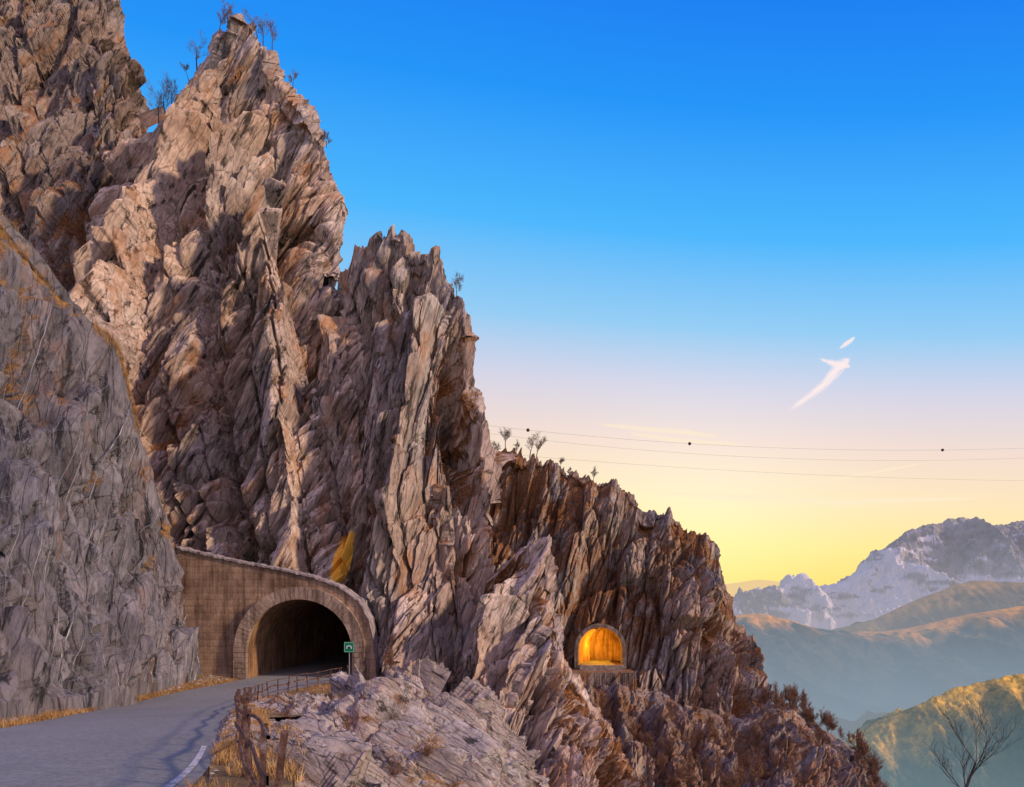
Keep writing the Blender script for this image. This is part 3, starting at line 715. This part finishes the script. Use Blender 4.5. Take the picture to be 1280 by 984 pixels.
def stone(x,y,z,s_):
    a=random.uniform(0,6.28);k=len(V);sx_,sy_,sz_=[s_*random.uniform(.6,1.3) for _ in range(3)]
    for p_ in ico:
        X=p_[0]*sx_*random.uniform(.7,1.2);Y=p_[1]*sy_*random.uniform(.7,1.2); V.append((x+X*math.cos(a)-Y*math.sin(a),y+X*math.sin(a)+Y*math.cos(a),z+p_[2]*sz_*.7))
    for f in icf: Fs.append((k+f[0],k+f[1],k+f[2]))
for _ in range(1100):
    y=random.uniform(8,51); of=-random.uniform(.7,2.4); stone(float(LX(y))+of,y,float(zroad(y))+max(0,-of-.3)*.13,random.uniform(.03,.2)*random.choice([.6,.8,1.3]))
for _ in range(3500):
    i=int(random.uniform(2,340));j=int(random.uniform(40,530)); q=G2[i,j]; stone(q[0],q[1],q[2],random.uniform(.02,.10)*random.choice([.5,1,1,1.4]))
m_st=simple('loose_stone',(.36,.315,.285),c2=(.18,.155,.14),scale=1.5)
o=mesh_np('loose_stones',V,Fs,m_st); tag(o,'scattered pale limestone rubble on the scree','stones','stuff')
# ---------------- far hills
def hillmat(name,low,high,haze,hz0,hz1,z0,z1,white=None,scale=.004,sun_rim=None,nf_=.7):
    m,nt,b=newmat(name); g=N(nt,'ShaderNodeNewGeometry').outputs['Position']
    n=noise(nt,g,scale,9,.65,(1,1,1)); n2=noise(nt,g,scale*6,8,.75)
    c=ramp(nt,[(.35,low),(.65,high)],n)
    if sun_rim:
        at=N(nt,'ShaderNodeAttribute',attribute_name='crest').outputs['Fac']; c=mix(nt,at,c,sun_rim)  # sunlight on the crest painted into the base colour
    c=mix(nt,nf_,c,ramp(nt,[(.40,(.3,.3,.3)),(.60,(1.5,1.5,1.5))],n2),'MULTIPLY')
    if white:
        at=N(nt,'ShaderNodeAttribute',attribute_name='quarry').outputs['Fac']; c=mix(nt,at,c,white)
    nt.links.new(c,b.inputs['Base Color']); bump(nt,b,n2,1/scale*.05,.9)
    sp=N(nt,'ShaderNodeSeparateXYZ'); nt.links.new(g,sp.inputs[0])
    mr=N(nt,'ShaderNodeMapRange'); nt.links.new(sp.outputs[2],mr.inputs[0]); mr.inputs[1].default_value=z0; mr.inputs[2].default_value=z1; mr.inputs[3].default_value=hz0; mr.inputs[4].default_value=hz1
    em=N(nt,'ShaderNodeEmission'); em.inputs[0].default_value=haze; ms=N(nt,'ShaderNodeMixShader')  # aerial haze painted as emission over the surface, by height
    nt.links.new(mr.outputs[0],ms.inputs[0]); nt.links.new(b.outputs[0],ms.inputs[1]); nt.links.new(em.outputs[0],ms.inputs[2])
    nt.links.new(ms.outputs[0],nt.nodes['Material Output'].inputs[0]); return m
def hill(name,ridge,d,foot_d,foot_py,mat,ns,nt_,rough,label,seed,jag=.3,quarry=False,vall=1.0,cw_=.32):
    r=np.array([P(a,b_,d) for a,b_ in ridge]); X=np.linspace(r[0,0],r[-1,0],ns); Z=np.interp(X,r[:,0],r[:,2])
    yf=foot_d; zf=CAMZ+(750-foot_py)/F*foot_d
    t=np.linspace(0,1.35,nt_)[:,None]
    Y=np.where(t<=1,yf+(d-yf)*t,d+(t-1)*d*.5)+0*X[None]
    zf=np.minimum(zf,Z.min()-rough)
    prof=np.where(t<=1,t**1.15,1-(t-1)*1.6)
    ZZ=zf+(Z[None]-zf)*prof
    XX=X[None]*np.ones_like(t)
    p=np.stack([XX,Y,0*XX],2).reshape(-1,3)
    L=(r[-1,0]-r[0,0])
    q=p/np.array([L*.10,L*.22,1]); n=1-np.abs(fbm(q+seed,7,seed,.55)).reshape(XX.shape)*2
    n2=fbm(p/(L*.03)+seed,6,seed+4,.62).reshape(XX.shape)
    w=1-np.exp(-((t-1)/.08)**2)
    ZZ=ZZ+(n-.6)*rough*(w+.06)*vall+n2*rough*jag*(.25+.75*np.clip(t,0,1))
    V=np.stack([XX,Y,ZZ],2).reshape(-1,3)
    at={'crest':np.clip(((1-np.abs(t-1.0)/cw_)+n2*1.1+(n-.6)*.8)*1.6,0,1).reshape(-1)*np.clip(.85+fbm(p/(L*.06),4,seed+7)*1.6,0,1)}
    if quarry:
        nq=fbm(V/np.array([L*.035,L*.2,L*.02]),7,seed+9,.7)
        pyy=750-(V[:,2]-CAMZ)/V[:,1]*F
        at['quarry']=np.clip((nq*2.6+1.2*np.exp(-((V[:,0]-P(1040,0,d)[0])/(L*.12))**2)-.5-.007*np.maximum(0,715-pyy))*4,0,1)*.85
    o=mesh_np(name,V,grid_faces(ns,nt_),mat,True,at); tag(o,label,'mountain' if quarry else 'hill','structure'); return o
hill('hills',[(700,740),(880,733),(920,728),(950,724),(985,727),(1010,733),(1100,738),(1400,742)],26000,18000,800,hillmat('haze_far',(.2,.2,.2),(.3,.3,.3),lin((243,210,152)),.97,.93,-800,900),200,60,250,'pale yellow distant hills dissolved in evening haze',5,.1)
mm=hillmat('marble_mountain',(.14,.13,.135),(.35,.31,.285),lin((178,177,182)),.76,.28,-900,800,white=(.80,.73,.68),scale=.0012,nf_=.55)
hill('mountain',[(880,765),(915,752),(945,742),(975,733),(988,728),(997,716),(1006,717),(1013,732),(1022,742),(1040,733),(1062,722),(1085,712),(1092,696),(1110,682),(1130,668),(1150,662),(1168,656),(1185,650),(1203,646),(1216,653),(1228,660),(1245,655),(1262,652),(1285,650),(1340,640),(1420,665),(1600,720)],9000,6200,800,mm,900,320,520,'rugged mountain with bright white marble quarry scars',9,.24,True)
hill('hills',[(1020,800),(1060,787),(1100,770),(1130,757),(1160,744),(1190,733),(1218,725),(1245,727),(1280,729),(1400,720),(1600,740)],5200,4000,860,hillmat('ridge_mid',(.08,.068,.05),(.13,.10,.065),lin((150,155,162)),.85,.50,-500,150,scale=.003,sun_rim=(.45,.25,.08),nf_=.45),300,120,90,'wooded brown ridge in hazy evening light',14,.10,cw_=.18)
hill('hills',[(780,780),(880,772),(925,768),(950,767),(985,775),(1020,785),(1060,790),(1100,790),(1140,786),(1165,778),(1200,770),(1240,763),(1280,757),(1400,740),(1600,760)],3600,2300,900,hillmat('ridge_near',(.06,.06,.045),(.10,.09,.055),lin((140,156,170)),.92,.40,-400,-20,scale=.004,sun_rim=(.85,.37,.05),nf_=.5),400,160,90,'misty wooded ridge with sunlight painted orange on its crest',22,.10,cw_=.20)
hill('hills',[(900,1010),(1000,960),(1060,925),(1085,910),(1110,897),(1132,888),(1165,872),(1200,857),(1240,850),(1280,842),(1400,820),(1600,830)],1500,900,1150,hillmat('ridge_olive',(.05,.065,.03),(.14,.135,.055),lin((118,142,152)),.75,.16,-400,-165,scale=.012,sun_rim=(.78,.44,.045)),480,260,75,'olive green hill with golden sunlight painted on its top',33,.2,cw_=.22)
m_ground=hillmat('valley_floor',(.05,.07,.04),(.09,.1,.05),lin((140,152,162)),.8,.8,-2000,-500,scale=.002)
gx=np.linspace(-60000,60000,60); XX,YY=np.meshgrid(gx,gx); V=np.stack([XX,YY,XX*0-900],2).reshape(-1,3)
o=mesh_np('ground',V,grid_faces(60,60),m_ground,True); tag(o,'hazy green valley floor far below the road','ground','structure')
# ---------------- cables
m_cab=simple('cable_steel',(.05,.04,.045),rough=.6); m_ball=simple('marker_ball_paint',(.16,.03,.03),rough=.5,c2=(.05,.02,.02))
def cable(pts,rad,balls,label):
    A=np.array(pts,float); xs_=np.linspace(A[0,0],A[-1,0],60); co=np.polyfit(A[:,0],A[:,1],2)
    P3=[np.array(P(x,np.polyval(co,x),170+(x-600)*.08)) for x in xs_]
    e_=empty('overhead_cable',tuple(P3[0])); tag(e_,label,'cable',group='overhead cables across the valley')
    V,Fq=tube_segs([(a,b_,rad,rad) for a,b_ in zip(P3,P3[1:])],5); par(mesh_np('cable',V,Fq,m_cab,True),e_)
    for bx in balls:
        c0=np.array(P(bx,np.polyval(co,bx),170+(bx-600)*.08)); V=[];Fs=[];nu,nv=14,9
        for j in range(nv+1):
            for i in range(nu):
                th=math.pi*j/nv;ph=2*math.pi*i/nu; V.append(c0+.45*np.array([math.sin(th)*math.cos(ph),math.sin(th)*math.sin(ph),math.cos(th)]))
        for j in range(nv):
            for i in range(nu): Fs.append((j*nu+i,j*nu+(i+1)%nu,(j+1)*nu+(i+1)%nu,(j+1)*nu+i))
        par(mesh_py('marker_ball',V,Fs,m_ball,True),e_)
cable([(560,524),(660,540),(862,556),(1178,560),(1400,556)],.022,[660,862,1178],'thin overhead cable carrying three dark marker balls')
cable([(560,533),(700,556),(900,569),(1280,570),(1400,568)],.02,[],'thin bare overhead cable sagging across the valley')
cable([(560,560),(700,575),(1000,592),(1280,601),(1400,602)],.02,[],'thin bare overhead cable sagging across the valley')
# ---------------- clouds
def cloudmat(name,col,dens,sx_):
    m,nt,b=newmat(name); at=N(nt,'ShaderNodeAttribute',attribute_name='uvc'); v=at.outputs['Vector']
    sp=N(nt,'ShaderNodeSeparateXYZ'); nt.links.new(v,sp.inputs[0])
    n=noise(nt,v,1,7,.7,(sx_,1.8,0),.6)
    ad=N(nt,'ShaderNodeMath',operation='MULTIPLY_ADD'); nt.links.new(n,ad.inputs[0]); ad.inputs[1].default_value=3.4; ad.inputs[2].default_value=-1.75
    a2=N(nt,'ShaderNodeMath',operation='ADD'); nt.links.new(sp.outputs[2],a2.inputs[0]); nt.links.new(ad.outputs[0],a2.inputs[1])
    a3=N(nt,'ShaderNodeMath',operation='MULTIPLY',use_clamp=True); nt.links.new(a2.outputs[0],a3.inputs[0]); nt.links.new(sp.outputs[2],a3.inputs[1])
    a4=N(nt,'ShaderNodeMath',operation='MULTIPLY',use_clamp=True); nt.links.new(a3.outputs[0],a4.inputs[0]); a4.inputs[1].default_value=dens
    em=N(nt,'ShaderNodeEmission'); em.inputs[0].default_value=col; tr=N(nt,'ShaderNodeBsdfTransparent'); ms=N(nt,'ShaderNodeMixShader')
    nt.links.new(a4.outputs[0],ms.inputs[0]); nt.links.new(tr.outputs[0],ms.inputs[1]); nt.links.new(em.outputs[0],ms.inputs[2]); nt.links.new(ms.outputs[0],nt.nodes['Material Output'].inputs[0])
    return m
def wisp(pts,mat,label,d=14000):
    A=np.array(pts,float); n=60; t=np.linspace(0,len(A)-1,n); cx=np.interp(t,range(len(A)),A[:,0]);cy=np.interp(t,range(len(A)),A[:,1]);w=np.interp(t,range(len(A)),A[:,2])
    for _ in range(3):
        cx[1:-1]=(cx[:-2]+2*cx[1:-1]+cx[2:])/4; cy[1:-1]=(cy[:-2]+2*cy[1:-1]+cy[2:])/4; w[1:-1]=(w[:-2]+2*w[1:-1]+w[2:])/4
    dx=np.gradient(cx);dy=np.gradient(cy);l=np.hypot(dx,dy)+1e-9; nx,ny=-dy/l,dx/l
    V=[];at=[];m=17
    for i in range(n):
        for k in range(m):
            f=k/(m-1)*2-1; V.append(P(cx[i]+nx[i]*w[i]*f,cy[i]+ny[i]*w[i]*f,d+(1-f*f)*150)); at.append((i/8,f*2,(1-f*f)*min(1,i/8,(n-1-i)/5)))
    o=mesh_np('cloud',V,grid_faces(m,n),mat,True,{'uvc':np.array(at)}); tag(o,label,'cloud','structure')
cw=cloudmat('cloud_white',lin((253,236,236)),1.1,.6); cp=cloudmat('cloud_pale',lin((255,238,206)),.75,.25)
wisp([(980,518,2),(998,505,5),(1016,492,6),(1030,481,7),(1041,469,9),(1048,460,10),(1056,453,8),(1064,447,2)],cw,'bright curved wisp of cloud in the evening sky')
wisp([(1022,448,1.5),(1034,452,4),(1046,456,7),(1056,457,5),(1064,459,1.5)],cw,'bright curved wisp of cloud in the evening sky')
wisp([(1048,437,1),(1056,431,4),(1062,427,4),(1069,421,1.5)],cw,'tiny white wisp of cloud')
wisp([(735,529,1),(800,536,5),(850,540,6),(905,547,1.5)],cp,'faint pale cloud streak')
wisp([(780,541,2),(850,551,6),(930,556,2)],cp,'faint pale cloud streak')
wisp([(985,609,1),(1040,600,3),(1090,591,3),(1160,578,1)],cp,'faint condensation trail')
wisp([(800,615,2),(900,620,8),(1050,628,8),(1250,622,2)],cp,'faint pale cloud streak')
# ---------------- world
w=bpy.data.worlds.new('World'); sc.world=w; w.use_nodes=True; nt=w.node_tree; bg=nt.nodes['Background']
tc=N(nt,'ShaderNodeTexCoord').outputs['Generated']; sp=N(nt,'ShaderNodeSeparateXYZ'); nt.links.new(tc,sp.inputs[0])
def M(op,a,b_=None,c_=None,cl=False):
    n=N(nt,'ShaderNodeMath',operation=op,use_clamp=cl)
    for i,v in enumerate((a,b_,c_)):
        if v is None: continue
        if isinstance(v,(int,float)): n.inputs[i].default_value=v
        else: nt.links.new(v,n.inputs[i])
    return n.outputs[0]
x,y,z=sp.outputs
hh=M('SQRT',M('ADD',M('ADD',M('MULTIPLY',x,x),M('MULTIPLY',y,y)),.0004))
v=M('DIVIDE',z,hh); az0=math.radians(-12)
dot=M('DIVIDE',M('ADD',M('MULTIPLY',x,math.sin(az0)),M('MULTIPLY',y,math.cos(az0))),hh)
t=M('ADD',v,M('MULTIPLY',M('SUBTRACT',1,dot),M('MULTIPLY',M('ADD',v,.15,None,True),.75)))
tn=M('MULTIPLY',t,.8,None,True)
st=[(0,(252,212,130)),(.05,(255,222,112)),(.10,(255,231,142)),(.17,(254,230,184)),(.25,(244,220,206)),(.34,(212,212,230)),(.43,(148,204,243)),(.57,(76,182,252)),(.77,(34,148,248)),(1.05,(18,112,236))]
col=ramp(nt,[(a*.8,lin(c)) for a,c in st],tn)
back=M('MULTIPLY',dot,-.9,None,True)
col2=mix(nt,1,col,mix(nt,back,(0,0,0,1),(1.08,.68,.43,1)),'ADD')  # added warm glow behind the camera, brightens the shaded cliff faces
ga=math.radians(15); gd=M('ADD',M('ADD',M('MULTIPLY',x,math.sin(ga)*.998),M('MULTIPLY',y,math.cos(ga)*.998)),M('MULTIPLY',z,.06))
gl=M('POWER',M('MAXIMUM',gd,0),60)
col2=mix(nt,1,col2,mix(nt,gl,(0,0,0,1),(.10,.14,.13,1)),'ADD')
SE=math.radians(26); SA=math.radians(108)
sky=N(nt,'ShaderNodeTexSky',sky_type='NISHITA'); sky.sun_disc=False; sky.sun_elevation=SE; sky.sun_rotation=SA
col3=mix(nt,1,col2,mix(nt,.004,(0,0,0,1),sky.outputs[0]),'ADD')
nt.links.new(col3,bg.inputs[0]); bg.inputs[1].default_value=1.0
sl=bpy.data.lights.new('sun','SUN'); sl.energy=3.9; sl.angle=math.radians(4); sl.color=(1,.73,.51); so=link(bpy.data.objects.new('sun',sl))
dirv=Vector((math.sin(SA)*math.cos(SE),math.cos(SA)*math.cos(SE),math.sin(SE))); so.rotation_euler=dirv.to_track_quat('Z','Y').to_euler()
